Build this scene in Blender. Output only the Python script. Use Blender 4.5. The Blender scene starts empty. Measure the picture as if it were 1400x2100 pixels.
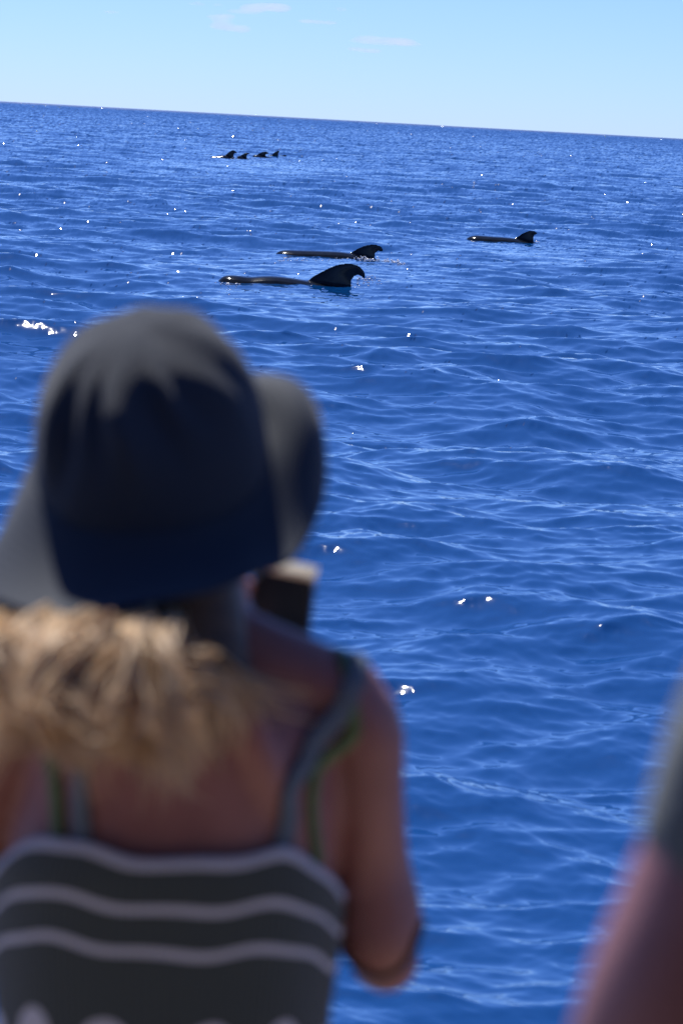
import bpy, bmesh, math, random
import numpy as np
from mathutils import Vector, Matrix, Euler
from mathutils.bvhtree import BVHTree

random.seed(7)
rng = np.random.default_rng(11)
SC = bpy.context.scene
COL = SC.collection
R = math.radians

# ------------------------------------------------------------------ camera
EYE = 2.9                      # metres above the water
FPX = 6600.0                   # focal length in photo pixels (1400 x 2100)
PITCH, ROLL = 6.937, 3.15
cam_d = bpy.data.cameras.new('camera')
cam = bpy.data.objects.new('camera', cam_d)
COL.objects.link(cam)
cam.location = (0, 0, EYE)
cam_rot = Euler((R(90 - PITCH), 0, 0)).to_matrix() @ Matrix.Rotation(R(ROLL), 3, 'Z')
cam.rotation_euler = cam_rot.to_euler()
cam_d.sensor_fit = 'VERTICAL'
cam_d.sensor_height = 36.0
cam_d.lens = FPX / 2100 * 36.0
cam_d.clip_start = 0.05
cam_d.clip_end = 90000
cam_d.dof.use_dof = True
cam_d.dof.focus_distance = 46.0
cam_d.dof.aperture_fstop = 6.5
SC.camera = cam

# ------------------------------------------------------------------ light
SUN_EL, SUN_AZ = 55.0, -20.0   # azimuth measured from +Y towards +X
world = bpy.data.worlds.new('World')
SC.world = world
world.use_nodes = True
wn, wl = world.node_tree.nodes, world.node_tree.links
bg = wn['Background']
sky = wn.new('ShaderNodeTexSky')
sky.sky_type = 'NISHITA'
sky.sun_disc = False
sky.sun_elevation = R(SUN_EL)
sky.sun_rotation = R(SUN_AZ)
sky.altitude = 0
sky.air_density = 0.65
sky.dust_density = 0.12
sky.ozone_density = 6.0
wb = wn.new('ShaderNodeMix'); wb.data_type = 'RGBA'; wb.blend_type = 'MULTIPLY'
wb.inputs[0].default_value = 1.0; wb.inputs[7].default_value = (0.555, 0.655, 0.96, 1)      # the camera's cool white balance
wl.new(sky.outputs[0], wb.inputs[6]); wl.new(wb.outputs[2], bg.inputs[0])
bg.inputs[1].default_value = 0.15
sun_d = bpy.data.lights.new('sun', 'SUN')
sun_d.energy = 5.0
sun_d.angle = R(0.53)
sun_d.color = (1.0, 0.96, 0.91)
sun = bpy.data.objects.new('sun', sun_d)
COL.objects.link(sun)
SUN_DIR = Vector((math.sin(R(SUN_AZ)) * math.cos(R(SUN_EL)), math.cos(R(SUN_AZ)) * math.cos(R(SUN_EL)), math.sin(R(SUN_EL))))
sun.rotation_euler = SUN_DIR.to_track_quat('Z', 'Y').to_euler()
sun.location = (-10, 10, 30)
SC.view_settings.view_transform = 'Standard'
SC.view_settings.look = 'None'
SC.view_settings.exposure = 0.0
SC.view_settings.gamma = 1.0
SC.view_settings.use_curve_mapping = False
SC.cycles.use_denoising = True
SC.cycles.max_bounces = 8
SC.cycles.volume_bounces = 6
SC.cycles.sample_clamp_direct = 0
SC.cycles.sample_clamp_indirect = 4

# ------------------------------------------------------------------ helpers
def ray(px, py):
    return cam_rot @ Vector(((px - 700) / FPX, -(py - 1050) / FPX, -1))

def P(px, py, Y):
    """place seen at a photo pixel, Y metres ahead of the camera"""
    d = ray(px, py)
    return Vector((0, 0, EYE)) + d * (Y / d.y)

def on_water(px, py, z=0.0):
    d = ray(px, py)
    return Vector((0, 0, EYE)) + d * ((z - EYE) / d.z)

def tag(o, label=None, cat=None, group=None, kind=None):
    if label: o['label'] = label
    if cat: o['category'] = cat
    if group: o['group'] = group
    if kind: o['kind'] = kind
    return o

def empty(name, loc=(0, 0, 0)):
    o = bpy.data.objects.new(name, None)
    o.location = loc
    o.empty_display_size = 0.1
    COL.objects.link(o)
    return o

def adopt(o, parent):
    o.parent = parent
    # mesh parents already hold world coordinates; Empties sit at their own place
    if parent.type == 'EMPTY': o.matrix_parent_inverse = Matrix.Translation(-Vector(parent_loc(parent)))

def parent_loc(p):
    v = Vector((0, 0, 0))
    while p is not None:
        v = v + Vector(p.location)
        p = p.parent
    return v

def link(name, me, mat, parent=None, smooth=True):
    o = bpy.data.objects.new(name, me)
    COL.objects.link(o)
    if mat: me.materials.append(mat)
    if smooth:
        me.polygons.foreach_set('use_smooth', np.ones(len(me.polygons), dtype=bool))
    if parent is not None: adopt(o, parent)
    return o

def mesh_np(name, verts, quads):
    verts = np.asarray(verts, dtype=np.float32).reshape(-1, 3)
    quads = np.asarray(quads, dtype=np.int32)
    k = quads.shape[1]
    me = bpy.data.meshes.new(name)
    me.vertices.add(len(verts)); me.vertices.foreach_set('co', verts.ravel())
    me.loops.add(quads.size); me.loops.foreach_set('vertex_index', quads.ravel())
    me.polygons.add(len(quads))
    me.polygons.foreach_set('loop_start', np.arange(0, quads.size, k, dtype=np.int32))
    me.update(calc_edges=True)
    return me

def grid_faces(n, m, wrap=False):
    """n rows of m verts"""
    i = np.arange(n - 1)[:, None]; j = np.arange(m if wrap else m - 1)[None, :]
    j2 = (j + 1) % m
    a = i * m + j; b = i * m + j2; c = (i + 1) * m + j2; d = (i + 1) * m + j
    return np.stack([a, b, c, d], -1).reshape(-1, 4)

def spline(pts, n, closed=False):
    p = np.asarray(pts, dtype=float); k = len(p)
    if closed:
        t = np.arange(n) / n * k
    else:
        t = np.linspace(0, k - 1 - 1e-9, n)
    i = np.floor(t).astype(int); f = (t - i)[:, None]
    def g(q):
        return p[q % k] if closed else p[np.clip(q, 0, k - 1)]
    p0, p1, p2, p3 = g(i - 1), g(i), g(i + 1), g(i + 2)
    return 0.5 * (2 * p1 + (p2 - p0) * f + (2 * p0 - 5 * p1 + 4 * p2 - p3) * f**2 + (3 * p1 - p0 - 3 * p2 + p3) * f**3)

class Clay:
    """closed lumps that are merged into one continuous skin by a voxel remesh"""
    def __init__(s): s.bm = bmesh.new()
    def rings(s, rings):
        vs = [[s.bm.verts.new(v) for v in r] for r in rings]
        m = len(vs[0])
        for a, b in zip(vs, vs[1:]):
            for j in range(m):
                s.bm.faces.new((a[j], a[(j + 1) % m], b[(j + 1) % m], b[j]))
        s.bm.faces.new(vs[0][::-1]); s.bm.faces.new(vs[-1])
    def tube(s, pts, rad, n=14, sub=6):
        k = (len(pts) - 1) * sub + 1
        p = spline([tuple(q) for q in pts], k); r = spline([(x,) for x in rad], k)[:, 0]
        t = np.gradient(p, axis=0)
        up = Vector((0.13, 0.31, 0.94))
        rings = []
        def ring(c, tt, rr):
            tt = Vector(tt).normalized(); a = tt.cross(up)
            if a.length < .05: a = tt.cross(Vector((1, 0, 0)))
            a.normalize(); b = tt.cross(a)
            return [Vector(c) + (a * math.cos(q) + b * math.sin(q)) * rr for q in (2 * math.pi * j / n for j in range(n))]
        t0, t1 = Vector(t[0]).normalized(), Vector(t[-1]).normalized()
        for q in (1.35, 0.9, 0.45):
            rings.append(ring(Vector(p[0]) - t0 * r[0] * math.sin(q), t0, r[0] * math.cos(q)))
        for c, tt, rr in zip(p, t, r): rings.append(ring(c, tt, rr))
        for q in (0.45, 0.9, 1.35):
            rings.append(ring(Vector(p[-1]) + t1 * r[-1] * math.sin(q), t1, r[-1] * math.cos(q)))
        s.rings(rings)
    def ball(s, c, rad, rot=None):
        m = Matrix.Translation(c) @ (rot.to_4x4() if rot else Matrix.Identity(4)) @ Matrix.Diagonal((*rad, 1))
        bmesh.ops.create_uvsphere(s.bm, u_segments=20, v_segments=14, radius=1, matrix=m)
    def loft(s, secs, n=28, e=2.3):
        """secs: (cx, cy, z, half width, half depth)"""
        k = (len(secs) - 1) * 5 + 1
        q = spline(secs, k); rings = []
        for cx, cy, z, w, d in q:
            rg = []
            for j in range(n):
                a = 2 * math.pi * j / n; c, sn = math.cos(a), math.sin(a)
                rg.append((cx + w * math.copysign(abs(c) ** (2 / e), c), cy + d * math.copysign(abs(sn) ** (2 / e), sn), z))
            rings.append(rg)
        s.rings(rings)
    def skin(s, name, mat, parent, voxel, smooth=6):
        bmesh.ops.recalc_face_normals(s.bm, faces=s.bm.faces)
        me = bpy.data.meshes.new(name); s.bm.to_mesh(me); s.bm.free()
        o = bpy.data.objects.new(name, me); COL.objects.link(o)
        m = o.modifiers.new('r', 'REMESH'); m.mode = 'VOXEL'; m.voxel_size = voxel; m.use_smooth_shade = True
        if smooth:
            sm = o.modifiers.new('s', 'SMOOTH'); sm.iterations = smooth; sm.factor = 0.5
        dg = bpy.context.evaluated_depsgraph_get()
        me2 = bpy.data.meshes.new_from_object(o.evaluated_get(dg))
        bpy.data.objects.remove(o); bpy.data.meshes.remove(me)
        me2.name = name
        return link(name, me2, mat, parent)

# ------------------------------------------------------------------ materials
def mat(name, base=(.5, .5, .5), rough=.5, **kw):
    m = bpy.data.materials.new(name); m.use_nodes = True
    b = m.node_tree.nodes['Principled BSDF']
    b.inputs['Base Color'].default_value = (*base, 1)
    b.inputs['Roughness'].default_value = rough
    for k, v in kw.items(): b.inputs[k.replace('_', ' ')].default_value = v
    return m, m.node_tree.nodes, m.node_tree.links, b

def noise_colour(m, c0, c1, scale, detail=4, lo=.35, hi=.65, coord='Object'):
    mm, n, l, b = m
    tc = n.new('ShaderNodeTexCoord'); nz = n.new('ShaderNodeTexNoise'); rp = n.new('ShaderNodeValToRGB')
    nz.inputs['Scale'].default_value = scale; nz.inputs['Detail'].default_value = detail
    rp.color_ramp.elements[0].position = lo; rp.color_ramp.elements[0].color = (*c0, 1)
    rp.color_ramp.elements[1].position = hi; rp.color_ramp.elements[1].color = (*c1, 1)
    l.new(tc.outputs[coord], nz.inputs['Vector']); l.new(nz.outputs['Fac'], rp.inputs[0]); l.new(rp.outputs[0], b.inputs['Base Color'])
    return tc, nz, rp

def noise_bump(m, scale, strength, dist=.002, tc=None):
    mm, n, l, b = m
    tc = tc or n.new('ShaderNodeTexCoord'); nz = n.new('ShaderNodeTexNoise'); bp = n.new('ShaderNodeBump')
    nz.inputs['Scale'].default_value = scale; nz.inputs['Detail'].default_value = 5
    bp.inputs['Strength'].default_value = strength; bp.inputs['Distance'].default_value = dist
    l.new(tc.outputs['Object'], nz.inputs['Vector']); l.new(nz.outputs['Fac'], bp.inputs['Height']); l.new(bp.outputs[0], b.inputs['Normal'])

SKIN = mat('skin', (.42, .22, .16), .48, Subsurface_Weight=.12, Subsurface_Scale=.01)
SKIN[3].inputs['Subsurface Radius'].default_value = (1, .35, .2)
tc, _, _ = noise_colour(SKIN, (.33, .135, .115), (.46, .205, .165), 9)
noise_bump(SKIN, 260, .25, .0015, tc)
SKIN2 = mat('ruddy_skin', (.4, .2, .15), .5)
tc, _, _ = noise_colour(SKIN2, (.40, .175, .19), (.50, .235, .245), 16)
noise_bump(SKIN2, 240, .25, .0015, tc)

# ------------------------------------------------------------------ sea
def patch(L, N, lmax, lmin, slope, th0, s, seed):
    g = np.random.default_rng(seed)
    k1 = 2 * np.pi * np.fft.fftfreq(N, L / N)
    kx, ky = np.meshgrid(k1, k1, indexing='ij')
    k = np.hypot(kx, ky); k[0, 0] = 1
    kl, kh = 2 * np.pi / lmax, 2 * np.pi / lmin
    S = k ** -4.0 * np.exp(-(kl / k) ** 4) * np.exp(-(k / kh) ** 4)
    th = np.arctan2(ky, kx) - th0
    D = np.abs(np.cos(th / 2)) ** (2 * s) + np.abs(np.sin(th / 2)) ** (2 * s) + .03
    A = np.sqrt(S * D) * (g.normal(size=(N, N)) + 1j * g.normal(size=(N, N)))
    A[0, 0] = 0
    h = np.fft.ifft2(A).real
    dx = np.fft.ifft2(-1j * kx / k * A).real; dy = np.fft.ifft2(-1j * ky / k * A).real
    sx = np.fft.ifft2(1j * kx * A).real; sy = np.fft.ifft2(1j * ky * A).real
    f = slope / math.sqrt((sx ** 2 + sy ** 2).mean())
    return L, N, (np.stack([h, dx, dy, sx, sy], -1) * f).astype(np.float32)

WIND = R(-98)                  # the chop runs towards the boat, a little slantwise
PATCHES = [(patch(181.0, 1024, 26.0, 3.6, .046, WIND + .25, 9, 3), .31, 1.0),
           (patch(53.0, 1024, 3.6, .8, .128, WIND + .06, 4, 57), -.6, 1.1),
           (patch(19.7, 1024, 1.0, .2, .118, WIND, 4, 29), .85, 1.0),
           (patch(4.3, 1024, .28, .045, .088, WIND - .1, 3, 21), -1.7, .9)]
LMIN = (3.6, .8, .22, .045)
SLOPE = (.046, .128, .118, .088)
# water lies calmer where the whales break it
SLICKS = [(-.9, 53.5, 2.4, 7, .95), (-.4, 65, 2.6, 8, .96), (4.2, 80, 2.4, 10, .97), (-5.6, 202, 6.5, 40, .975)]

def weight(lm, s, k): return np.clip((lm * k - s) / (lm * k * .85), 0, 1)

def sea(x, y, s):
    """height and sideways shift of the water at x, y where the mesh is s metres fine; also the slope of the ripples too fine for the mesh"""
    h = np.zeros_like(x); ox = np.zeros_like(x); oy = np.zeros_like(x); lost = np.zeros_like(x)
    gx = np.zeros_like(x); gy = np.zeros_like(x)
    calm = np.ones_like(x)
    for cx, cy, rx, ry, amt in SLICKS:
        calm *= 1 - amt * np.exp(-((x - cx) / rx) ** 2 - ((y - cy) / ry) ** 2)
    for b_, ((pt, ang, chop), lm, sl) in enumerate(zip(PATCHES, LMIN, SLOPE)):
        L, N, F = pt
        w = weight(lm, s, 4.0); w2 = weight(lm, s, 9000.0)
        k = calm if b_ == 0 else calm * .9 + .1 if b_ == 1 else calm * .3 + .7
        if b_ == 3:      # the finest ripples ride on the crests and come and go in gusts
            k = k * (.9 + 1.35 * np.clip(gb / .118 - 1.0, 0, 1.1) * np.clip((np.hypot(x, y) - 6) / 12, .45, 1))
            for cx, cy, rx, ry, amt in SLICKS: k = k + 1.3 * np.exp(-((x - cx - .6) / (rx * .9)) ** 2 - ((y - cy - ry * .3) / (ry * .5)) ** 2)
        w = w * k; w2 = w2 * k
        lost += sl * sl * np.clip(1 - (w2 / np.maximum(k, 1e-3)) ** 2, 0, 1) * .6
        # a slight turn of every patch keeps the tiles from lining up
        ca, sa = math.cos(ang * .25), math.sin(ang * .25)
        u = ((x * ca + y * sa) / L * N) % N; v = ((-x * sa + y * ca) / L * N) % N
        i = np.floor(u).astype(np.int32); j = np.floor(v).astype(np.int32)
        fu = (u - i)[..., None].astype(np.float32); fv = (v - j)[..., None].astype(np.float32)
        i %= N; j %= N
        i2 = (i + 1) % N; j2 = (j + 1) % N
        q = (F[i, j] * (1 - fu) + F[i2, j] * fu) * (1 - fv) + (F[i, j2] * (1 - fu) + F[i2, j2] * fu) * fv
        h += w * q[..., 0]
        if b_ == 2: gb = q[..., 3] * sa + q[..., 4] * ca
        dx, dy = q[..., 1] * chop * w, q[..., 2] * chop * w
        ox -= dx * ca - dy * sa; oy -= dx * sa + dy * ca
        qx, qy = q[..., 3] * (w2 - w), q[..., 4] * (w2 - w)
        gx += qx * ca - qy * sa; gy += qx * sa + qy * ca
    return h, ox, oy, lost, gx, gy, gb

def sea_z(x, y):
    return float(sea(np.array([x]), np.array([y]), np.array([.12]))[0][0])

r = [0.4]
while r[-1] < 60000:
    q = r[-1]
    if q < 8.5: st = .08
    elif q < 40: st = .0021
    elif q < 120: st = .0021 + .0014 * (q - 40) / 80
    elif q < 400: st = .0035
    elif q < 1200: st = .0035 + .0025 * (q - 400) / 800
    else: st = min(.15, .006 * (q / 1200) ** 1.6)
    r.append(q * (1 + st))
r = np.array(r)
half = R(9)
fine = np.linspace(-half, half, 640)
out = half + (math.pi - half) * (np.linspace(0, 1, 28)[1:]) ** 1.8
th = np.concatenate([-out[::-1][1:], fine, out])
dth = np.gradient(th)
RR, TH = np.meshgrid(r, th, indexing='ij')
X = RR * np.sin(TH); Y = RR * np.cos(TH)
S = np.maximum(np.gradient(r)[:, None] * .55, RR * np.abs(dth)[None, :])
H, OX, OY, LOST, GX, GY, GB = sea(X, Y, S)
# far off, only the sides of the ripples that are not hidden behind their own crests stay in view of the boat,
# and here and there a ripple stands steep enough to flash in the sun
GR = (GX * X + GY * Y) / RR; GT = (GY * X - GX * Y) / RR
far = np.clip((RR - 50) / 150, 0, 1)
GR = np.where(GR < 0, -.6 * GR, GR)
steep = (rng.random(RR.shape) < (.005 + .11 * (GB > .15)) * np.clip((RR - 27) / 80, 0, 1)) & (S > .025)
LOST = np.where(steep, .03 ** 2, LOST)
GR = GR + .045 * np.clip((RR - 250) / 1500, 0, 1)
GR = np.where(steep, rng.normal(.46, .12, RR.shape), GR); GT = np.where(steep, rng.normal(.05, .2, RR.shape), GT)
GX = (GR * X - GT * Y) / RR; GY = (GR * Y + GT * X) / RR
co = np.stack([X + OX, Y + OY, H], -1)
me = mesh_np('sea', co, grid_faces(len(r), len(th), wrap=True))
at = me.attributes.new('fine_slope', 'FLOAT', 'POINT')
at.data.foreach_set('value', np.sqrt(LOST).ravel().astype(np.float32))

SEA = mat('sea_water', (.0015, .057, .215), .05, IOR=2.0)
m, n, l, b = SEA
a = n.new('ShaderNodeAttribute'); a.attribute_name = 'fine_slope'
mr = n.new('ShaderNodeMath'); mr.operation = 'SQRT'
ad = n.new('ShaderNodeMath'); ad.operation = 'MAXIMUM'; ad.inputs[1].default_value = .045
sc = n.new('ShaderNodeMath'); sc.operation = 'MULTIPLY'; sc.inputs[1].default_value = .85
l.new(a.outputs['Fac'], sc.inputs[0]); l.new(sc.outputs[0], mr.inputs[0]); l.new(mr.outputs[0], ad.inputs[0]); l.new(ad.outputs[0], b.inputs['Roughness'])
tag(link('sea', me, SEA[0]), kind='structure')
nv = np.zeros(len(me.vertices) * 3, dtype=np.float32); me.vertex_normals.foreach_get('vector', nv)
nv = nv.reshape(-1, 3); nv /= np.maximum(nv[:, 2:3], .2)
nv[:, 0] -= GX.ravel(); nv[:, 1] -= GY.ravel()
nv /= np.linalg.norm(nv, axis=1)[:, None]
me.normals_split_custom_set_from_vertices(nv)
print('SEA verts', len(me.vertices), 'tris', 2 * len(me.polygons))

# ------------------------------------------------------------------ clouds
def cloud_mat():
    m = bpy.data.materials.new('cloud_vapour'); m.use_nodes = True
    n, l = m.node_tree.nodes, m.node_tree.links
    n.remove(n['Principled BSDF'])
    v = n.new('ShaderNodeVolumePrincipled')
    v.inputs['Color'].default_value = (.98, .97, .97, 1)
    v.inputs['Density'].default_value = .005
    v.inputs['Anisotropy'].default_value = .55
    l.new(v.outputs[0], n['Material Output'].inputs['Volume'])
    return m
CLOUD = cloud_mat()

def cloud(puffs, label, dist):
    """puffs: (px, py, half width px, half height px)"""
    c = P(puffs[0][0], puffs[0][1], dist)
    o = Clay(); k = dist / FPX
    for px, py, w, h in puffs:
        p = P(px, py, dist) - c
        for q in range(3):
            f = (q - 1) * .5
            o.ball(p + Vector((f * w * k, random.uniform(-.4, .4) * w * k, random.uniform(-.25, .25) * h * k)),
                   (w * k * random.uniform(.45, .7), w * k * random.uniform(.4, .7), h * k * random.uniform(.7, 1)))
    ob = o.skin('cloud', CLOUD, None, 5 * k, 4)
    ob.location = c
    tag(ob, label, 'cloud', 'wisps of cloud in the sky')

cloud([(790, 82, 62, 11), (830, 90, 34, 5), (745, 84, 30, 6)], 'largest low white cloud wisp right of centre over the sea', 15000)
cloud([(748, 102, 34, 6)], 'small flat cloud wisp just beneath the largest wisp', 15200)
cloud([(545, 16, 50, 10), (500, 24, 34, 6)], 'long cloud wisp at the top edge left of centre', 15500)
cloud([(475, 57, 42, 10), (452, 34, 30, 6)], 'cloud wisp hanging lowest in the upper left cluster', 15100)
cloud([(652, 45, 44, 6), (700, 18, 16, 6), (655, 27, 22, 3)], 'thin streaky cloud wisp between the left cluster and the largest wisp', 15300)
cloud([(405, 8, 20, 5), (448, 10, 14, 5)], 'short cloud wisp at the left end of the upper cluster', 15600)
cloud([(228, 25, 18, 4)], 'tiny faint cloud wisp alone far left near the top edge', 15800)

# ------------------------------------------------------------------ boat underfoot
DECK = EYE - 1.76
GEL = mat('teak', (.34, .24, .15), .55)
noise_colour(GEL, (.28, .23, .18), (.38, .32, .26), 6)
BLOCK_CABIN = mat('navy_blocker', (.03, .04, .07), .3)  # dark finish for the added cabin, so it throws little light back
noise_colour(BLOCK_CABIN, (.028, .036, .06), (.036, .046, .075), 2)
def box(bm, x0, x1, y0, y1, z0, z1):
    bmesh.ops.create_cube(bm, size=1, matrix=Matrix.Translation(((x0 + x1) / 2, (y0 + y1) / 2, (z0 + z1) / 2)) @ Matrix.Diagonal((x1 - x0, y1 - y0, z1 - z0, 1)))
bm = bmesh.new()
outline = [(-4.5, -2.2), (4.0, -2.2), (4.6, -1.0), (4.2, 2.8), (3.2, 3.8), (-3.4, 3.8), (-4.6, 2.9)]
for z0, z1, s0, s1 in ((-.5, DECK, .82, 1.0),):
    lo = [bm.verts.new((x * s0, y * s0, z0)) for x, y in outline]; hi = [bm.verts.new((x * s1, y * s1, z1)) for x, y in outline]
    for i in range(len(lo)):
        bm.faces.new((lo[i], lo[(i + 1) % len(lo)], hi[(i + 1) % len(lo)], hi[i]))
    bm.faces.new(hi); bm.faces.new(lo[::-1])
box(bm, -3.2, 3.0, 3.70, 3.77, DECK + .001, DECK + .32)
me = bpy.data.meshes.new('boat_deck'); bm.to_mesh(me); bm.free()
tag(link('boat_deck', me, GEL[0], None, False), kind='structure')
bm = bmesh.new()
box(bm, -3.4, 3.4, -1.9, -.45, DECK + .002, DECK + 2.25)          # deckhouse added out of view to block sky light from behind
box(bm, -3.7, 3.7, -2.1, 1.45, DECK + 2.25, DECK + 2.33)           # its roof, added to cut sky light from above, reaching over the camera
for px_ in (-3.5, 3.5): box(bm, px_ - .04, px_ + .04, 1.28, 1.36, DECK + .002, DECK + 2.25)
bmesh.ops.bevel(bm, geom=bm.edges[:], offset=.015, segments=1, affect='EDGES')
me = bpy.data.meshes.new('sky_blocking_cabin'); bm.to_mesh(me); bm.free()
tag(link('sky_blocking_cabin', me, BLOCK_CABIN[0], None, False), kind='structure')

# ------------------------------------------------------------------ whales
WHALE = mat('whale_skin', (.008, .011, .016), .1, IOR=1.4, Specular_IOR_Level=.28)
tc, _, _ = noise_colour(WHALE, (.006, .008, .012), (.014, .017, .022), 5)
noise_bump(WHALE, 26, .12, .006, tc)

def whale(px_base, py_base, back, lead, trail, label, voxel, group, length=4.9, girth=1.0, lift=.018):
    """back: photo pixels of the top of the back from the snout to the fin; lead and trail: the two edges of the fin, both ending at the tip"""
    base = on_water(px_base, py_base)
    base.z = 0
    for _ in range(4):
        base = on_water(px_base, py_base, sea_z(base.x, base.y))
    base.z += .02
    Yw = base.y
    root = empty('pilot_whale', base)
    tag(root, label, 'whale', group)
    loc = lambda px, py: P(px, py, Yw) - base
    bk = [loc(*q) for q in back]
    for q in bk[1:]: q.z += lift + (.05 if voxel > .028 else 0)
    x0 = bk[0].x
    c = Clay()
    # body: rings along x, top line from the back, then on past the fin to the tail
    xs = [q.x for q in bk]; zs = [q.z for q in bk]
    fin0 = loc(*lead[0]); fin1 = loc(*trail[0])
    xe = x0 + length * girth
    xs += [fin1.x + .1, fin1.x + .7, xe - 1.0, xe - .3]; zs += [min(zs[-1], -.02), -.12, -.35, -.5]
    N = 60
    xx = x0 + (xe - .3 - x0) * np.linspace(0, 1, N) ** 1.25
    top = np.interp(xx, xs, zs)
    top = np.convolve(np.pad(top, 2, mode='edge'), [.1, .2, .4, .2, .1], 'valid')
    rings = []
    for i, x in enumerate(xx):
        t = (x - x0) / (xe - .3 - x0)
        g = girth * .46 * min(1, (max(t, 0) / .10 + .02) ** .5) * (1 - max(0, t - .35) / .65) ** .9 + .035
        rz = g * 1.05
        cz = top[i] - rz
        rings.append([(x, g * math.cos(a), cz + rz * math.sin(a)) for a in (2 * math.pi * j / 24 for j in range(24))])
    c.rings(rings)
    # dorsal fin: sections between the two edges
    L = spline([tuple(loc(*q)) for q in lead], 22); T = spline([tuple(loc(*q)) for q in trail], 22)
    secs = []
    for i in range(22):
        a, b2 = L[i], T[i]; ch = np.hypot(*(b2 - a)[[0, 2]])
        th = max(.024 if voxel < .03 else .06, .13 * ch * (1 - .5 * i / 21))
        rg = []
        for q in range(16):
            ang = 2 * math.pi * q / 16; f = (1 - math.cos(ang)) / 2
            off = th / 2 * math.sin(ang) * (1.25 - .6 * f)
            p = a + (b2 - a) * f
            rg.append((p[0], off, p[2]))
        secs.append(rg)
    low = [(x, y * 1.6, z - .22) for x, y, z in secs[0]]
    c.rings([low] + secs)
    # flippers and flukes, under water
    for s in (1, -1):
        c.tube([(x0 + .95 * girth, s * .34 * girth, top[0] - .65), (x0 + 1.35 * girth, s * .75, top[0] - .95), (x0 + 1.9 * girth, s * .95, top[0] - 1.05)], [.14, .1, .03], 10, 4)
        c.tube([(xe - .35, 0, -.56), (xe - .1, s * .35, -.58), (xe + .12, s * .72, -.6)], [.1, .08, .03], 10, 4)
    for vt in c.bm.verts: vt.co += base
    o = c.skin('body', WHALE[0], root, voxel, 2 if voxel < .03 else 0)
    return root, base

GA = 'pilot whales swimming left near the boat'
GB = 'pilot whales of the distant pod'
W = []
W.append(whale(690, 589, [(440, 592), (447, 574), (456, 568), (470, 565.5), (490, 567), (514, 570.5), (535, 568), (560, 567.5), (585, 570), (612, 574), (632, 578)],
      [(628, 577), (642, 566), (660, 556), (680, 546), (700, 540.3), (719, 539.6), (735, 544), (745, 553), (749, 562), (748.5, 571)],
      [(722, 590), (721.5, 583), (722, 577), (724, 572), (728, 568.5), (733, 566.5), (738, 567.5), (742, 570), (745, 571.8), (748, 572)],
      'nearest pilot whale with the tallest broad hooked fin above the hat', .02, GA))
W.append(whale(735, 531, [(558, 535), (562, 526), (570, 520), (582, 517.5), (605, 518), (640, 519), (670, 520), (695, 521), (712, 523)],
      [(708, 523), (722, 516), (736, 508), (750, 502.5), (763, 501), (775, 502.5), (783, 507), (786, 514)],
      [(770, 534), (769.5, 527), (769.5, 521), (770.5, 519), (773.5, 516.3), (777.5, 515.8), (781, 516.4), (785, 516)],
      'pilot whale with long smooth back just behind the nearest whale', .022, GA, lift=.055))
W.append(whale(1075, 497, [(949, 501), (954, 493), (962, 488.5), (974, 486), (988, 487), (1010, 489), (1030, 490), (1052, 492)],
      [(1048, 492), (1060, 485), (1070, 478.5), (1080, 474), (1088, 472.3), (1095, 473.5), (1100, 477), (1102, 479)],
      [(1095, 499), (1094.5, 493), (1094, 487.5), (1095.5, 483.5), (1098, 481.5), (1099.5, 481), (1101, 480.5), (1102, 479.5)],
      'pilot whale swimming alone on the right side of the photo', .022, GA, lift=.05))
W.append(whale(473, 325, [(426, 325), (432, 323), (440, 322.5), (450, 321.5), (460, 320)],
      [(457, 322), (464, 316), (470, 311), (476, 308), (481, 308.5), (485, 312), (487, 314)],
      [(482, 326), (480, 321), (479.5, 318), (481, 315), (483, 314.5), (485, 315), (487, 314.8)],
      'leftmost whale of the distant pod, its long back awash', .03, GB))
W.append(whale(500, 325.5, [(484, 327), (486, 323), (488, 321.5), (491, 321)],
      [(488, 322), (495, 317.5), (501, 314.3), (507, 313.3), (511, 314.3), (512.5, 315.5)],
      [(508, 327), (507, 322), (507, 319), (509, 317.3), (511, 316.6), (512.5, 316)],
      'second distant whale from the left, small fin beside the long back', .03, GB))
W.append(whale(538, 320.5, [(516, 323), (519, 320.5), (522, 319.5), (525, 319)],
      [(522, 320), (530, 315), (537, 311.6), (544, 310.6), (549, 312), (551.5, 314.5)],
      [(547, 322), (546, 319.5), (546.5, 318), (548, 316.6), (550, 315.8), (551.5, 315)],
      'distant whale with a low rounded fin in the middle of the pod', .03, GB))
W.append(whale(562, 321.5, [(546, 323), (549, 321), (552, 320), (554, 319.6)],
      [(551, 321), (558, 316), (564, 311.5), (569, 309.2), (572.5, 309.6), (573.6, 311)],
      [(573, 323), (571.5, 320), (570.8, 317), (571, 314.5), (572, 312.8), (573.6, 311.6)],
      'distant whale with the sharp pointed upright fin at the right of the pod', .03, GB))
W.append(whale(581, 322.6, [(570, 325), (572, 322), (574, 321), (576, 320.6)],
      [(573, 322), (578, 319.2), (583, 317.6), (587, 318.2), (588.5, 319.6)],
      [(586, 324), (586, 322.2), (586.6, 321), (587.5, 320.4), (588.5, 320)],
      'rightmost and lowest whale of the distant pod, only a small nub showing', .03, GB, 3.2, .7))

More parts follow.
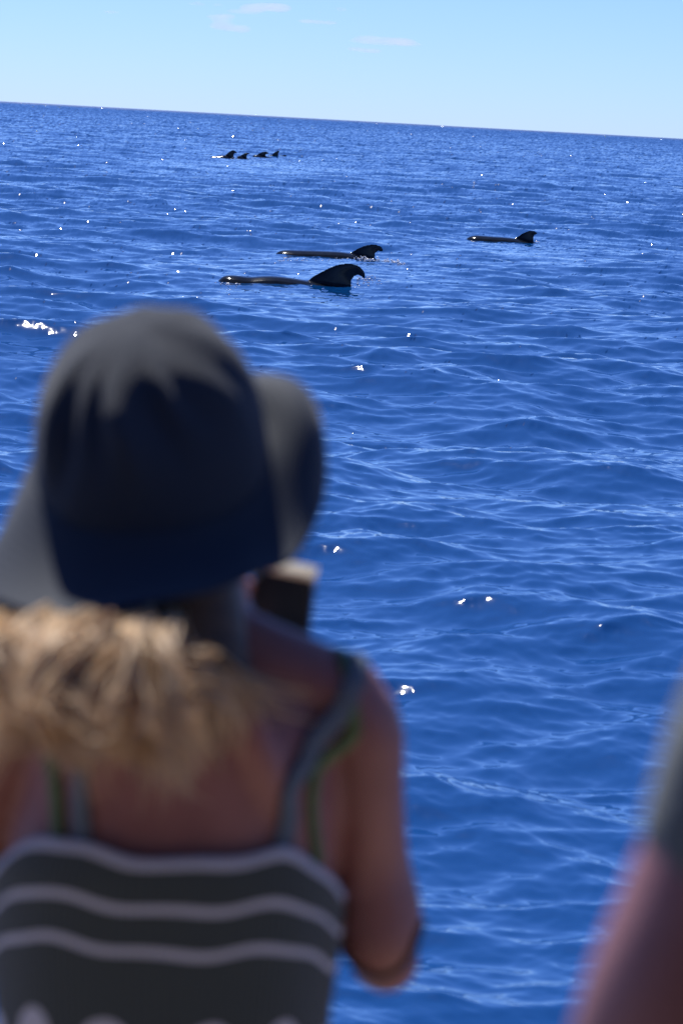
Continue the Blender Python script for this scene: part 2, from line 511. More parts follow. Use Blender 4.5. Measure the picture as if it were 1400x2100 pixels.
# ------------------------------------------------------------------ foam and drops
FOAM = mat('foam', (.92, .92, .93), .2)
def splash(name, pts, label, cat='splash', kind=None):
    bm = bmesh.new()
    for p, s in pts:
        bmesh.ops.create_icosphere(bm, subdivisions=1, radius=s, matrix=Matrix.Translation(p) @ Matrix.Diagonal((random.uniform(.8, 1.8), 1, random.uniform(.6, 1.1), 1)))
    me = bpy.data.meshes.new(name); bm.to_mesh(me); bm.free()
    o = link(name, me, FOAM[0])
    tag(o, label, cat, None, kind)
def along(pxs, n, spread, size, lift=.02):
    out = []
    for _ in range(n):
        i = random.randrange(len(pxs) - 1); f = random.random()
        a, b = pxs[i], pxs[i + 1]
        w = on_water(a[0] + (b[0] - a[0]) * f, a[1] + (b[1] - a[1]) * f)
        x, y = w.x + random.gauss(0, spread), w.y + random.gauss(0, spread * 1.6)
        out.append(((x, y, sea_z(x, y) + abs(random.gauss(0, lift))), size * random.uniform(.5, 1.4)))
    return out
splash('splash', along([(738, 531), (765, 532), (800, 537), (825, 541)], 150, .06, .015, .03), 'white water breaking behind the second whale fin', 'splash', 'stuff')
splash('splash', along([(660, 581), (700, 587), (722, 590)], 34, .07, .012) + along([(745, 573), (765, 578), (760, 584)], 46, .12, .013, .03), 'droplets round the foot of the tallest fin', 'splash', 'stuff')
splash('splash', along([(1040, 494), (1050, 495)], 16, .05, .014) + along([(1095, 494), (1104, 495)], 20, .06, .016), 'droplets round the fin of the whale on the right', 'splash', 'stuff')
splash('splash', along([(452, 580), (470, 581), (500, 583)], 16, .06, .012) + along([(560, 576), (625, 580)], 14, .07, .01), 'droplets along the waterline of the nearest whale', 'splash', 'stuff')
splash('splash', along([(562, 534), (600, 534.5), (625, 534)], 26, .06, .012) + along([(640, 533), (720, 531)], 16, .07, .010), 'droplets along the waterline of the second whale', 'splash', 'stuff')
splash('splash', along([(470, 326), (560, 328)], 40, .3, .02, .04), 'white water in front of the distant pod', 'splash', 'stuff')
base = on_water(971, 391)
jet = []
for i in range(60):
    t = random.random()
    jet.append((base + Vector((random.gauss(-.02, .02 + .03 * (1 - t)), random.gauss(0, .04), t * .42)), random.uniform(.008, .02)))
for i in range(24):
    jet.append((base + Vector((random.gauss(-.06, .09), random.gauss(0, .1), abs(random.gauss(.01, .02)))), random.uniform(.012, .026)))
splash('splash', jet, 'thin upright jet of white droplets on open water right of centre', 'splash', 'stuff')

# ------------------------------------------------------------------ woman
YW = 3.07
def V(px, py, dy=0.0): return P(px, py, YW + dy)
foot = Vector((V(350, 1700).x, YW, DECK))
woman = empty('person', foot)
tag(woman, 'person in navy bucket hat and striped knit dress, seen from behind, raising a phone', 'person')
c = Clay()
def sec(px, py, w, d, dy=0.0):
    p = V(px, py, dy); return (p.x, p.y, p.z, w, d)
c.loft([sec(402, 1318, .062, .055, .02), sec(400, 1370, .092, .062, .01), sec(392, 1430, .135, .078, .005), sec(380, 1500, .152, .090), sec(368, 1620, .153, .098),
        sec(352, 1760, .158, .102), sec(344, 1920, .156, .100), sec(340, 2080, .145, .094), sec(345, 2240, .138, .092), sec(345, 2440, .163, .108), sec(345, 2600, .178, .118), sec(345, 2760, .165, .11)])
for s in (-1, 1):      # legs and feet down to the deck
    hx = foot.x + s * .088; hz = V(345, 2700).z
    c.tube([(hx, YW, hz), (hx, YW + .01, DECK + .47), (hx, YW - .01, DECK + .32), (hx, YW, DECK + .09)], [.092, .058, .056, .037])
    c.tube([(hx, YW - .03, DECK + .045), (hx + s * .01, YW + .08, DECK + .035), (hx + s * .015, YW + .16, DECK + .024)], [.036, .036, .022])
# neck and head
for s in (-1, 1):      # shoulder blades
    p_ = V(375 + s * 165, 1560, -.078); c.tube([p_ + Vector((-s * .025, .0, .05)), p_ + Vector((0, -.0, 0)), p_ + Vector((s * .01, .012, -.06))], [.018, .022, .016], 10, 4)
c.tube([V(410, 1400, .015), V(405, 1280, .025), V(385, 1160, .03)], [.062, .054, .056])
face = (Vector((.45, .89, -.05))).normalized()
hc = V(315, 1000, .02)
c.ball(hc, (.078, .092, .105)); c.ball(hc + face * .035 + Vector((0, 0, -.055)), (.052, .055, .06))
c.tube([hc + face * .095 + Vector((0, 0, .02)), hc + face * .115 + Vector((0, 0, -.018))], [.008, .013], 10, 3)
sd = face.cross(Vector((0, 0, 1)))
for s in (-1, 1):
    c.ball(hc + sd * .078 * s + Vector((0, 0, -.015)), (.012, .018, .03))
c.tube([hc + face * .088 - sd * .02 + Vector((0, 0, -.055)), hc + face * .092 + Vector((0, 0, -.055)), hc + face * .088 + sd * .02 + Vector((0, 0, -.055))], [.006, .008, .006], 8, 3)
# shoulders, arms
c.tube([V(470, 1340, .015), V(590, 1385, .005), V(700, 1432, 0)], [.048, .044, .044])
c.tube([V(340, 1340, .015), V(200, 1390, .005), V(60, 1440, 0)], [.048, .044, .044])
c.tube([V(700, 1442, .0), V(742, 1500, .0), V(752, 1620, .012), V(762, 1760, .03), V(775, 1860, .035), V(777, 1916, .03)], [.044, .041, .037, .0375, .0435, .042])
ph_c = V(578, 1330, .30)
wr = V(665, 1545, .24)
c.tube([V(779, 1922, .05), V(788, 1963, .135), V(735, 1800, .16), wr], [.029, .036, .037, .024])
c.tube([V(50, 1450, 0), V(0, 1560, .0), V(-40, 1750, .06), V(-40, 1900, .10)], [.044, .041, .035, .036])
wl_ = V(440, 1500, .27)
c.tube([V(-40, 1910, .10), V(60, 1830, .17), V(250, 1650, .24), wl_], [.034, .038, .032, .023])
def hand(wrist, palm, tips, thumb):
    c.tube([wrist, wrist.lerp(palm, .5), palm], [.023, .027, .03], 12, 4)
    for q in tips:
        c.tube([palm] + q, [.011, .0095, .009, .0075][:len(q) + 1], 8, 4)
    c.tube([wrist.lerp(palm, .5)] + thumb, [.014, .011, .0095][:len(thumb) + 1], 8, 4)
# right hand: palm behind the phone, fingers up its back and round its left edge, thumb along the right edge
hand(wr, V(622, 1440, .325), [[V(560 - 8 * k, 1345 + 34 * k, .335), V(508, 1340 + 36 * k, .325), V(496, 1345 + 36 * k, .30)] for k in range(4)],
     [V(668, 1400, .31), V(655, 1345, .29)])
hand(wl_, V(470, 1370, .33), [[V(478 + 6 * k, 1290 - 12 * k, .34), V(492 + 4 * k, 1225 - 6 * k, .33), V(494 + 6 * k, 1195 + 2 * k, .29)] for k in range(4)],
     [V(515, 1400, .29), V(535, 1370, .285)])
body = c.skin('body', SKIN[0], woman, .006, 2)
EYEM = mat('eye', (.7, .7, .7), .2)
for s in (-1, 1):
    bm = bmesh.new(); bmesh.ops.create_uvsphere(bm, u_segments=12, v_segments=8, radius=.0115, matrix=Matrix.Translation(hc + face * .086 + sd * .03 * s + Vector((0, 0, .012))))
    me = bpy.data.meshes.new('eye'); bm.to_mesh(me); bm.free(); link('eye', me, EYEM[0], woman)
bpy.context.view_layer.update()
bm = bmesh.new(); bm.from_mesh(body.data)
TREE = BVHTree.FromBMesh(bm); bm.free()   # body mesh holds world coordinates before parenting

# dress: a knitted tube round the torso, rows of knit running down from the top hem
DRESS = mat('striped_knit', (.03, .034, .04), .85, Sheen_Weight=.25)
m, n, l, b = DRESS
uv = n.new('ShaderNodeUVMap'); sp = n.new('ShaderNodeSeparateXYZ'); l.new(uv.outputs[0], sp.inputs[0])
def math_n(op, a, b_=None, c_=None):
    q = n.new('ShaderNodeMath'); q.operation = op
    for i, v in enumerate((a, b_, c_)):
        if v is None: continue
        if isinstance(v, (int, float)): q.inputs[i].default_value = v
        else: l.new(v, q.inputs[i])
    return q.outputs[0]
def band(v, c0, w): return math_n('SMOOTH_MIN', math_n('LESS_THAN', math_n('ABSOLUTE', math_n('SUBTRACT', v, c0)), w), 1.0, 0.0)
v = sp.outputs[1]; u = sp.outputs[0]
s1 = math_n('ADD', math_n('ADD', band(v, .006, .006), band(v, .053, .0043)), band(v, .097, .0044))
# crochet scallops: a row of half discs
fu = math_n('SUBTRACT', math_n('FRACT', math_n('MULTIPLY', u, 12.0)), .5)
arch = math_n('SUBTRACT', .198, math_n('MULTIPLY', math_n('SQRT', math_n('MAXIMUM', math_n('SUBTRACT', .10, math_n('MULTIPLY', fu, fu)), 0.0)), .095))
sc_ = math_n('MULTIPLY', math_n('GREATER_THAN', v, arch), math_n('LESS_THAN', v, .198))
pat = math_n('MINIMUM', math_n('ADD', s1, sc_), 1.0)
mx = n.new('ShaderNodeMix'); mx.data_type = 'RGBA'
mx.inputs[6].default_value = (.064, .079, .075, 1); mx.inputs[7].default_value = (.74, .72, .78, 1)
l.new(pat, mx.inputs[0]); l.new(mx.outputs[2], b.inputs['Base Color'])
wv = math_n('MULTIPLY', math_n('SINE', math_n('MULTIPLY', u, 900.0)), math_n('ADD', math_n('SINE', math_n('MULTIPLY', v, 900.0)), 1.6))
bp = n.new('ShaderNodeBump'); bp.inputs['Strength'].default_value = .5; bp.inputs['Distance'].default_value = .002
l.new(wv, bp.inputs['Height']); l.new(bp.outputs[0], b.inputs['Normal'])

NA, NV = 120, 90
secs = np.array([sec(360, 1690, .161, .109), sec(346, 1760, .169, .111), sec(340, 1900, .167, .109), sec(334, 2060, .159, .104), sec(342, 2240, .154, .106), sec(345, 2440, .174, .120),
                 sec(345, 2620, .192, .132), sec(345, 2900, .20, .15), sec(345, 3200, .215, .17)])
verts = []; uvs = []
zt = V(350, 1733, -.11).z
for iv in range(NV):
    vv = iv / (NV - 1) * .72
    for ia in range(NA):
        ang = 2 * math.pi * ia / NA            # 0 = right side, -90 deg = back
        deg = (math.degrees(ang) + 90 + 180) % 360 - 180      # 0 at the back, + to the right
        dip = .013 * math.exp(-(deg / 26) ** 2) + .064 * (1 - math.exp(-(max(0, abs(deg) - 36) / 32) ** 2)) - (.06 if abs(deg) > 125 else .06 * max(0, (abs(deg) - 95) / 30) if abs(deg) > 95 else 0)
        z = zt - vv - dip * math.exp(-vv / .21) + .002 * math.sin(deg * .21 + vv * 20)
        q = [np.interp(-z, -secs[:, 2], secs[:, k]) for k in (0, 1, 3, 4)]
        ca, sa = math.cos(ang), math.sin(ang)
        e = 2 / 2.3
        drape = 1 + .006 * math.sin(deg * .16 + 1.3) * min(1, vv * 4)
        verts.append((q[0] + q[2] * drape * math.copysign(abs(ca) ** e, ca), q[1] + q[3] * drape * math.copysign(abs(sa) ** e, sa), z))
        uvs.append((ia / NA, vv))
me = mesh_np('dress', verts, grid_faces(NV, NA, wrap=True)[:, ::-1])
ul = me.uv_layers.new(name='UVMap')
lv = np.zeros(len(me.loops), dtype=np.int32); me.loops.foreach_get('vertex_index', lv)
uva = np.array(uvs, dtype=np.float32)[lv]
uva = uva.reshape(-1, 4, 2)
wrapf = (uva[:, :, 0].max(1) - uva[:, :, 0].min(1)) > .5
q = uva[wrapf]; q[:, :, 0] = np.where(q[:, :, 0] < .5, q[:, :, 0] + 1, q[:, :, 0]); uva[wrapf] = q
ul.data.foreach_set('uv', uva.ravel())
dress = link('dress', me, DRESS[0], woman)
md = dress.modifiers.new('thick', 'SOLIDIFY'); md.thickness = .005; md.offset = 1

# straps laid on the skin
STRAP = mat('grey_knit', (.10, .11, .13), .85)
noise_colour(STRAP, (.11, .135, .16), (.18, .21, .235), 180)
GREEN = mat('green_lycra', (.10, .16, .035), .5)
noise_colour(GREEN, (.10, .15, .045), (.155, .215, .07), 60)
def strap(name, pts, width, m_, lift, parent, label=None):
    p = spline([tuple(q) for q in pts], 60)
    cen = []; nor = []
    for q in p:
        h, nn, _, _ = TREE.find_nearest(Vector(q))
        cen.append(h); nor.append(nn)
    cen = np.array(cen); nor = np.array(nor)
    for _ in range(6):
        cen[1:-1] = (cen[:-2] + 2 * cen[1:-1] + cen[2:]) / 4; nor[1:-1] = (nor[:-2] + 2 * nor[1:-1] + nor[2:]) / 4
    rings = []
    for i in range(len(cen)):
        t = Vector(cen[min(i + 1, len(cen) - 1)] - cen[max(i - 1, 0)]).normalized()
        nn = Vector(nor[i]).normalized(); sd_ = t.cross(nn).normalized()
        o_ = Vector(cen[i]) + nn * lift
        rings.append([o_ + sd_ * width / 2 * math.cos(a) + nn * (.0035 * math.sin(a) - .001) for a in (2 * math.pi * k / 10 for k in range(10))])
    bm = bmesh.new()
    vs = [[bm.verts.new(x) for x in rg] for rg in rings]
    for a, b2 in zip(vs, vs[1:]):
        for j in range(10): bm.faces.new((a[j], a[(j + 1) % 10], b2[(j + 1) % 10], b2[j]))
    bm.faces.new(vs[0][::-1]); bm.faces.new(vs[-1])
    me = bpy.data.meshes.new(name); bm.to_mesh(me); bm.free()
    o_ = link(name, me, m_[0], parent)
    if label: o_['label'] = label
strap('strap', [V(596, 1745, -.1), V(642, 1655, -.1), V(684, 1550, -.1), V(710, 1458, -.08), V(722, 1400, -.03), V(722, 1372, .01), V(715, 1450, .1), V(690, 1560, .13)], .022, STRAP, .005, woman)
strap('strap', [V(165, 1745, -.1), V(150, 1650, -.1), V(120, 1540, -.1), V(80, 1450, -.08), V(60, 1390, -.02), V(60, 1385, .02), V(70, 1480, .1), V(90, 1560, .13)], .021, STRAP, .005, woman)
strap('bikini_strap', [V(672, 1775, -.06), V(690, 1700, -.08), V(712, 1600, -.09), V(728, 1500, -.07), V(712, 1400, -.03), V(690, 1350, .0), V(672, 1400, .08), V(650, 1500, .13)], .014, GREEN, .0035, woman)
strap('bikini_strap', [V(108, 1780, -.1), V(86, 1690, -.1), V(58, 1580, -.1), V(35, 1480, -.08), V(30, 1410, -.02), V(40, 1400, .03), V(80, 1480, .1)], .016, GREEN, .0035, woman)

ELBOW_DARK = mat('dark_brown_arc', (.035, .022, .022), .8)
noise_colour(ELBOW_DARK, (.028, .017, .017), (.045, .03, .03), 200)
strap('elbow_arc', [V(702, 1950, .01), V(716, 1988, .0), V(745, 2018, .0), V(780, 2027, .0), V(818, 2016, .0), V(846, 1980, .0), V(860, 1925, .01), V(862, 1890, .03)], .0095, ELBOW_DARK, .0025, woman)  # dark arc laid round the underside of the elbow

# hat
hat = empty('hat', V(300, 960)); hat.location = V(300, 960) - foot; hat.parent = woman
HAT = mat('navy_cotton', (.014, .024, .043), .8, Sheen_Weight=.15, Sheen_Roughness=.4)
m, n, l, b = HAT
tcn = n.new('ShaderNodeTexCoord'); nz = n.new('ShaderNodeTexNoise'); nz.inputs['Scale'].default_value = 700
uvn = n.new('ShaderNodeUVMap'); spn = n.new('ShaderNodeSeparateXYZ'); l.new(uvn.outputs[0], spn.inputs[0])
st = math_n('SINE', math_n('MULTIPLY', spn.outputs[1], 75.0))
hh = math_n('ADD', math_n('MULTIPLY', nz.outputs['Fac'], .5), math_n('MULTIPLY', st, .35))
l.new(tcn.outputs['Object'], nz.inputs['Vector'])
bp = n.new('ShaderNodeBump'); bp.inputs['Strength'].default_value = .35; bp.inputs['Distance'].default_value = .0012
l.new(hh, bp.inputs['Height']); l.new(bp.outputs[0], b.inputs['Normal'])
JO = [((250, 1095, -.105), (230, 1258, -.178)), ((380, 1085, -.085), (400, 1222, -.150)), ((480, 1050, -.05), (515, 1174, -.115)),
      ((540, 985, -.01), (605, 1150, -.06)), ((550, 910, .03), (655, 1050, .01)), ((525, 850, .07), (668, 930, .08)),
      ((470, 815, .10), (635, 830, .15)), ((390, 800, .115), (560, 776, .205)), ((300, 805, .12), (430, 770, .23)),
      ((200, 830, .105), (230, 810, .22)), ((120, 870, .07), (95, 900, .15)), ((75, 925, .02), (-15, 1120, .05)),
      ((72, 990, -.03), (-80, 1212, -.06)), ((102, 1045, -.075), (5, 1238, -.145)), ((165, 1085, -.1), (110, 1254, -.19))]
NP = 180
J = spline([tuple(V(*a)) for a, _ in JO], NP, True); O = spline([tuple(V(*q)) for _, q in JO], NP, True)
Cj = J.mean(0); apex = np.array(V(290, 672, -.005))
NT = 48; verts = []; uvs = []
ph = np.arange(NP) / NP * 2 * math.pi         # 0 at the back, growing to the right
def wr_(x): return (x + math.pi) % (2 * math.pi) - math.pi
for it in range(NT):
    t = it / (NT - 1) * math.pi / 2
    s = math.cos(t) ** .74 if it < NT - 1 else 0.0
    h = math.sin(t) ** 1.05
    for k in range(NP):
        rad = (J[k] - Cj)
        fold = .0
        for p0, w0, amp, t0, tw in ((-.02, .11, .010, .72, .34), (.32, .12, -.007, .8, .3), (-.32, .12, -.007, .8, .35), (.72, .16, -.005, .9, .3), (-.78, .13, -.010, .62, .4), (-1.05, .12, .008, .6, .4), (1.1, .15, .004, .8, .3), (.5, .08, .004, 1.05, .2)):
            fold += amp * math.exp(-(wr_(ph[k] - p0 - .12 * math.sin(4 * t)) / w0) ** 2 - ((t - t0) / tw) ** 2)
        fold += .0015 * math.sin(7 * ph[k] + 3 * t) * math.sin(2 * t)
        nrm = rad / np.linalg.norm(rad)
        p = Cj + rad * s + (apex - Cj) * h + (nrm + np.array([0, 0, .6])) * fold * min(1, s * 2)
        verts.append(p); uvs.append((k / NP, 0))
me = mesh_np('crown', verts, grid_faces(NT, NP, wrap=True))
me.uv_layers.new(name='UVMap')
bm = bmesh.new(); bm.from_mesh(me); bmesh.ops.remove_doubles(bm, verts=bm.verts, dist=1e-5); bmesh.ops.recalc_face_normals(bm, faces=bm.faces); bm.to_mesh(me); bm.free()
crown = link('crown', me, HAT[0], hat)
NB = 26; verts = []; uvs = []
for ib in range(NB):
    f = ib / (NB - 1)
    for k in range(NP):
        rad = J[k] - Cj; rad /= np.linalg.norm(rad)
        flare = 4 * f * (1 - f)
        front = .5 - .5 * math.cos(ph[k] - .35)                 # 1 at the turned up front
        p = J[k] + (O[k] - J[k]) * f + np.array([0, 0, -.010]) * flare * (1 - front) + rad * -.010 * flare * (1 - front)
        curl = math.exp(-(wr_(ph[k] - 2.3) / .7) ** 2)
        p = p + np.array([0.02, -.02, .026]) * curl * flare
        p = p + np.array([0, 0, 1]) * .004 * f * math.sin(5 * ph[k] + 1.0)
        verts.append(p); uvs.append((k / NP, f))
me = mesh_np('brim', verts, grid_faces(NB, NP, wrap=True))
ul = me.uv_layers.new(name='UVMap')
lv = np.zeros(len(me.loops), dtype=np.int32); me.loops.foreach_get('vertex_index', lv)
ul.data.foreach_set('uv', np.array(uvs, dtype=np.float32)[lv].ravel())
brim = link('brim', me, HAT[0], hat)
md = brim.modifiers.new('thick', 'SOLIDIFY'); md.thickness = .003; md.offset = 0

# hair: wavy locks that fall from under the hat
HAIR = mat('blond_hair', (.4, .26, .14), .42, Sheen_Weight=.2)
m, n, l, b = HAIR
at_ = n.new('ShaderNodeAttribute'); at_.attribute_name = 'tone'
rp = n.new('ShaderNodeValToRGB')
for e_, (pos, colr) in zip(rp.color_ramp.elements, ((0, (.36, .18, .07, 1)), (.62, (.96, .72, .42, 1)))):
    e_.position = pos; e_.color = colr
l.new(at_.outputs['Fac'], rp.inputs[0]); l.new(rp.outputs[0], b.inputs['Base Color'])
tb = n.new('ShaderNodeBsdfTranslucent'); l.new(rp.outputs[0], tb.inputs[0])
ms = n.new('ShaderNodeMixShader'); ms.inputs[0].default_value = .3
l.new(b.outputs[0], ms.inputs[1]); l.new(tb.outputs[0], ms.inputs[2]); l.new(ms.outputs[0], n['Material Output'].inputs['Surface'])
hv, hf, tone = [], [], []
NS, NR = 20, 4
low_x = np.array([-120, -40, 60, 200, 330, 430, 500, 560]); low_y = np.array([1480, 1500, 1535, 1575, 1605, 1575, 1450, 1340])
cnt = 0
for clump in range(170):
    u0 = random.uniform(-115, 455)
    ty = np.interp(u0, low_x, low_y) * 1.0 - abs(random.gauss(0, 48))
    rx = 300 + (u0 - 300) * .55
    ry = 1165 + random.uniform(-30, 40)
    def dyf(x): return -.075 - .035 * math.exp(-((x - 240) / 170) ** 2) + .10 * max(0, (x - 380) / 150) + .06 * max(0, (30 - x) / 130)
    dd = random.choice((random.uniform(-.025, .01), random.uniform(-.02, .07)))
    puff = random.random()
    bil = .095 * max(.1, min(1, (540 - u0) / 180)) * random.uniform(.35, 1.1)
    ph0 = random.uniform(0, 6.28); wl0 = random.uniform(.8, 2.0); am = random.uniform(.006, .024)
    ct = random.uniform(.15, 1.0) ; sway = random.gauss(0, 60)
    for strand in range(random.randint(12, 18)):
        a1, a2 = random.gauss(0, 9), random.gauss(0, 16)
        d1, d2 = random.gauss(0, .006), random.gauss(0, .009)
        rad0 = random.uniform(.0013, .0028)
        lf = random.uniform(.75, 1.06)
        f = np.linspace(0, 1, NS)
        amp = am * (.3 + .9 * f) * random.uniform(.8, 1.2)
        phs = ph0 + 2 * math.pi * wl0 * f + random.gauss(0, .25)
        pxs = rx + (u0 - rx) * f ** .8 + a1 * (1 - f) + a2 * f + sway * f * f
        pys = ry + (ty - ry) * f * lf
        out_ = np.interp(u0, [-130, 300, 400, 480], [1, 1, .5, 0])
        blown = np.interp(pys, [1195, 1246, 1272, 1335, 1440, 1570], [.0, -.05, -.20, -.27, -.31, -.335]) * (.74 + .38 * puff) * out_ + (1 - out_) * (.02 - .05 * f)
        mixf = np.clip(f * 2.6, 0, 1)
        dys = (.0 - .02 * out_) * (1 - mixf) + blown * mixf + (dd + .012) * mixf + d1 * (1 - f) + d2 * f
        base_p = np.array([V(x, y, z) for x, y, z in zip(pxs, pys, dys)])
        base_p[:, 0] += amp * np.cos(phs); base_p[:, 1] += amp * .8 * np.sin(phs); base_p[:, 2] += amp * .6 * np.sin(phs * 1.0 + .7)
        # curl the tip up
        tip = np.clip((f - .78) / .22, 0, 1) ** 2
        base_p[:, 2] += tip * .02 * math.sin(ph0); base_p[:, 0] += tip * .018 * math.cos(ph0 * 2)
        t = np.gradient(base_p, axis=0); t /= np.linalg.norm(t, axis=1)[:, None]
        s1_ = np.cross(t, [0.1, 1, .1]); s1_ /= np.linalg.norm(s1_, axis=1)[:, None]; s2_ = np.cross(t, s1_)
        rr = rad0 * np.sqrt(np.clip(1.02 - f, 0.02, 1)) * 1.1
        an = np.arange(NR) / NR * 2 * math.pi
        vt = base_p[:, None, :] + rr[:, None, None] * (np.cos(an)[None, :, None] * s1_[:, None, :] + np.sin(an)[None, :, None] * s2_[:, None, :])
        hf.append(grid_faces(NS, NR, wrap=True) + cnt); hv.append(vt.reshape(-1, 3)); cnt += NS * NR
        tn = np.clip(ct + random.gauss(0, .12) + .12 * (f - .5), 0, 1)
        tone.append(np.repeat(tn, NR))
me = mesh_np('hair', np.concatenate(hv), np.concatenate(hf))
aa = me.attributes.new('tone', 'FLOAT', 'POINT'); aa.data.foreach_set('value', np.concatenate(tone).astype(np.float32))
hair = link('hair', me, HAIR[0], woman)
# the mass of hair beneath the locks
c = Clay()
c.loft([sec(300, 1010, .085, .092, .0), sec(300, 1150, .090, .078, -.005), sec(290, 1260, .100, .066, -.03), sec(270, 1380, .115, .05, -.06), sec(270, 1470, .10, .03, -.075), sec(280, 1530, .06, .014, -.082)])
SHADE_HAIR = mat('shaded_hair', (.09, .05, .025), .55); noise_colour(SHADE_HAIR, (.06, .033, .016), (.13, .075, .035), 60)  # darker copy of the hair, shade painted into its colour
hm = c.skin('hair_mass', SHADE_HAIR[0], hair, .007, 4)

# phone in her hands
phone = empty('phone', V(585, 1330, .29))
tag(phone, 'dark phone with a pale gold edge held up beside the hat brim', 'phone')
CASE = mat('pale_gold', (.9, .80, .58), .3)
GLASS = mat('screen_glass', (.006, .012, .022), .4, Specular_IOR_Level=.2)
ex = (V(645, 1190, .285) - V(522, 1166, .30)); pw = ex.length; ex.normalize()
dn = (V(632, 1300, .345) - V(645, 1190, .285)).normalized()
nz_ = ex.cross(dn).normalized()
if nz_.y > 0: nz_ = -nz_                     # faces the woman
def slab(name, inset, d0, d1, m_, bev, L_=.155, up=0.0):
    o0 = V(522, 1166, .30) - dn * up
    bm = bmesh.new()
    bmesh.ops.create_cube(bm, size=1)
    bmesh.ops.bevel(bm, geom=[e for e in bm.edges if abs(e.verts[0].co.z - e.verts[1].co.z) > .5], offset=.09, segments=5, affect='EDGES')
    for vtx in bm.verts:
        x, y, z = vtx.co
        vtx.co = o0 + ex * ((x + .5) * (pw - 2 * inset) + inset) + dn * ((y + .5) * (L_ - 2 * inset) + inset) + nz_ * (d0 + (z + .5) * (d1 - d0))
    bmesh.ops.recalc_face_normals(bm, faces=bm.faces)
    me = bpy.data.meshes.new(name); bm.to_mesh(me); bm.free()
    return link(name, me, m_[0], phone, False)
DARKCASE = mat('dark_case', (.02, .019, .02), .4)
slab('frame', 0, -.011, 0, DARKCASE, 0)
slab('top_edge', .0, -.0135, .0004, CASE, 0, .0075, .0065)
slab('screen', .0025, .0001, .0009, GLASS, 0)
slab('back_cover', .002, -.0122, -.0111, GLASS, 0)

# ------------------------------------------------------------------ person at the right edge
YM = 1.55
def M(px, py, dy=0.0): return P(px, py, YM + dy)
mx0 = M(2480, 1500).x
man = empty('person', (mx0, YM, DECK))
tag(man, 'person at the right edge in grey T-shirt, only one bare upper arm in frame', 'person')
sh = M(1690, 1400, 0)
def ms_(z, w, d, dy=0): return (mx0, YM + dy, z, w, d)
zs_ = sh.z
c = Clay()
c.loft([ms_(zs_ + .07, .07, .06), ms_(zs_ + .03, .14, .09), ms_(zs_ - .05, .17, .115), ms_(zs_ - .2, .17, .12), ms_(zs_ - .4, .155, .115), ms_(zs_ - .55, .165, .12), ms_(zs_ - .68, .16, .115)])
for s in (-1, 1):
    hx = mx0 + s * .095
    c.tube([(hx, YM, zs_ - .62), (hx, YM + .01, DECK + .48), (hx, YM - .01, DECK + .33), (hx, YM, DECK + .09)], [.098, .064, .06, .042])
    c.tube([(hx, YM - .03, DECK + .048), (hx + s * .01, YM + .09, DECK + .038), (hx + s * .015, YM + .18, DECK + .026)], [.04, .04, .025])
c.tube([(mx0, YM, zs_ + .02), (mx0, YM + .01, zs_ + .12), (mx0, YM + .015, zs_ + .2)], [.07, .06, .06])
hm_ = Vector((mx0, YM + .02, zs_ + .235))
c.ball(hm_, (.078, .096, .115)); c.ball(hm_ + Vector((0, .03, -.06)), (.055, .06, .06))
c.tube([hm_ + Vector((0, .095, .02)), hm_ + Vector((0, .118, -.018))], [.009, .014], 10, 3)
for s in (-1, 1): c.ball(hm_ + Vector((s * .078, 0, -.01)), (.012, .018, .032))
c.tube([hm_ + Vector((-.022, .09, -.055)), hm_ + Vector((0, .095, -.056)), hm_ + Vector((.022, .09, -.055))], [.006, .008, .006], 8, 3)
arm = [M(1700, 1420, 0), M(1625, 1560, 0), M(1515, 1800, .0), M(1395, 2060, .0), M(1325, 2260, .01), M(1320, 2400, .02)]
armr = [.062, .058, .053, .0505, .046, .042]
c.tube(arm, armr)
wm = Vector((mx0 - .03, YM + .26, zs_ - .2))
c.tube([M(1343, 2410, .02), M(1420, 2400, .10), wm.lerp(M(1343, 2410, .02), .3), wm], [.041, .046, .036, .026])
hand(wm, wm + Vector((.05, .05, .045)), [[wm + Vector((.07 + .004 * k, .085 - .002 * k, .05 + .014 * (k - 1.5))), wm + Vector((.105, .075, .05 + .014 * (k - 1.5))), wm + Vector((.115, .05, .05 + .013 * (k - 1.5)))] for k in range(4)],
     [wm + Vector((.03, .02, .08)), wm + Vector((.06, .02, .1))])
wr2 = Vector((mx0 + .12, YM + .27, zs_ - .2))
c.tube([(mx0 + .19, YM, zs_ - .01), (mx0 + .26, YM + .02, zs_ - .15), (mx0 + .27, YM + .05, zs_ - .29)], [.062, .052, .043])
c.tube([(mx0 + .27, YM + .055, zs_ - .295), (mx0 + .22, YM + .17, zs_ - .26), wr2], [.043, .042, .026])
hand(wr2, wr2 + Vector((-.03, .06, .04)), [[wr2 + Vector((-.03 - .004 * k, .09, .055 + .014 * (k - 1.5))), wr2 + Vector((-.05, .09, .055 + .014 * (k - 1.5)))] for k in range(4)],
     [wr2 + Vector((-.03, .03, .08)), wr2 + Vector((-.05, .04, .095))])
c.skin('body', SKIN2[0], man, .009, 4)
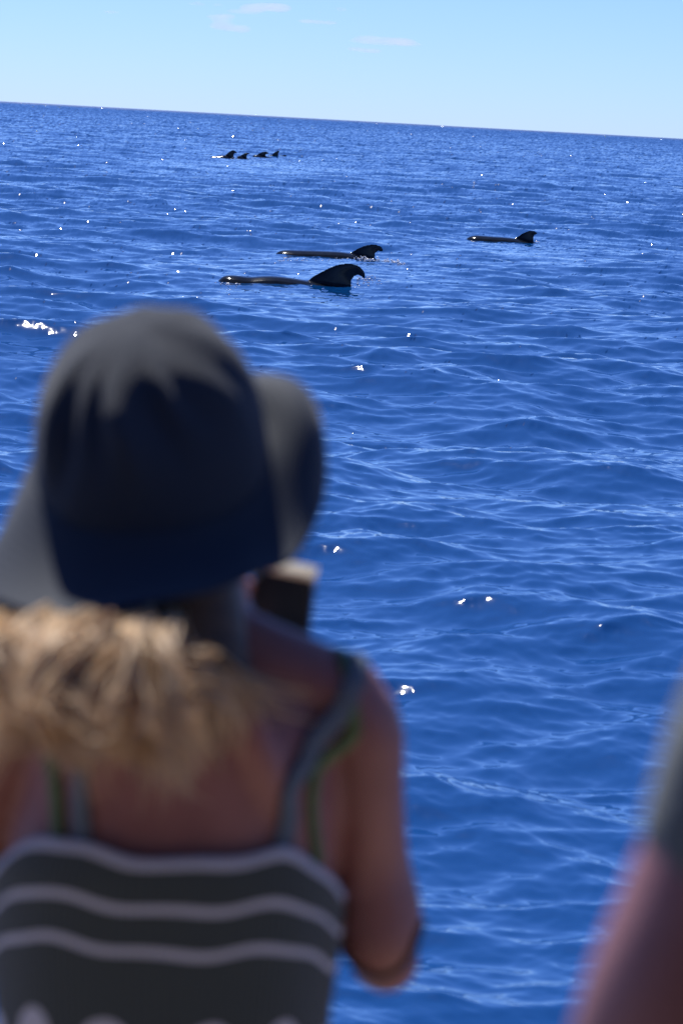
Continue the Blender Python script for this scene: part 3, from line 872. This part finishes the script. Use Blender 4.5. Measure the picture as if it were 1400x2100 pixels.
TEE = mat('grey_cotton', (.16, .19, .20), .85, Sheen_Weight=.2)
tc, _, _ = noise_colour(TEE, (.10, .13, .15), (.135, .165, .185), 30)
noise_bump(TEE, 40, .4, .01, tc)
c = Clay()
c.loft([ms_(zs_ + .055, .085, .072), ms_(zs_ + .03, .152, .10), ms_(zs_ - .05, .185, .13), ms_(zs_ - .2, .186, .136), ms_(zs_ - .4, .18, .135), ms_(zs_ - .6, .188, .14), ms_(zs_ - .72, .19, .14)])
c.tube([M(1760, 1395, 0), M(1650, 1520, 0), M(1605, 1630, 0), M(1572, 1712, 0)], [.072, .068, .065, .0645], 20)
c.tube([(mx0 + .18, YM, zs_ - .0), (mx0 + .24, YM + .01, zs_ - .10), (mx0 + .262, YM + .02, zs_ - .17)], [.072, .067, .064], 20)
c.skin('t_shirt', TEE[0], man, .012, 8)
SHORTS = mat('navy_shorts', (.03, .04, .07), .85); noise_colour(SHORTS, (.025, .033, .06), (.04, .05, .08), 40)
c = Clay()
c.loft([ms_(zs_ - .55, .182, .134), ms_(zs_ - .66, .19, .14), ms_(zs_ - .74, .188, .135)])
for s in (-1, 1): c.tube([(mx0 + s * .095, YM, zs_ - .68), (mx0 + s * .1, YM, zs_ - .85), (mx0 + s * .1, YM, zs_ - 1.0)], [.107, .105, .1], 18)
c.skin('shorts', SHORTS[0], man, .01, 6)
BROWN = mat('brown_hair', (.05, .03, .02), .5); noise_colour(BROWN, (.035, .02, .012), (.09, .055, .03), 90)
noise_bump(BROWN, 120, .8, .006)
c = Clay(); c.ball(hm_ + Vector((0, -.015, .03)), (.085, .098, .105)); c.ball(hm_ + Vector((0, -.04, -.02)), (.08, .07, .09))
c.skin('hair', BROWN[0], man, .008, 3)
for s in (-1, 1):
    bm = bmesh.new(); bmesh.ops.create_uvsphere(bm, u_segments=12, v_segments=8, radius=.0115, matrix=Matrix.Translation(hm_ + Vector((s * .031, .087, .012))))
    me = bpy.data.meshes.new('eye'); bm.to_mesh(me); bm.free(); link('eye', me, EYEM[0], man)
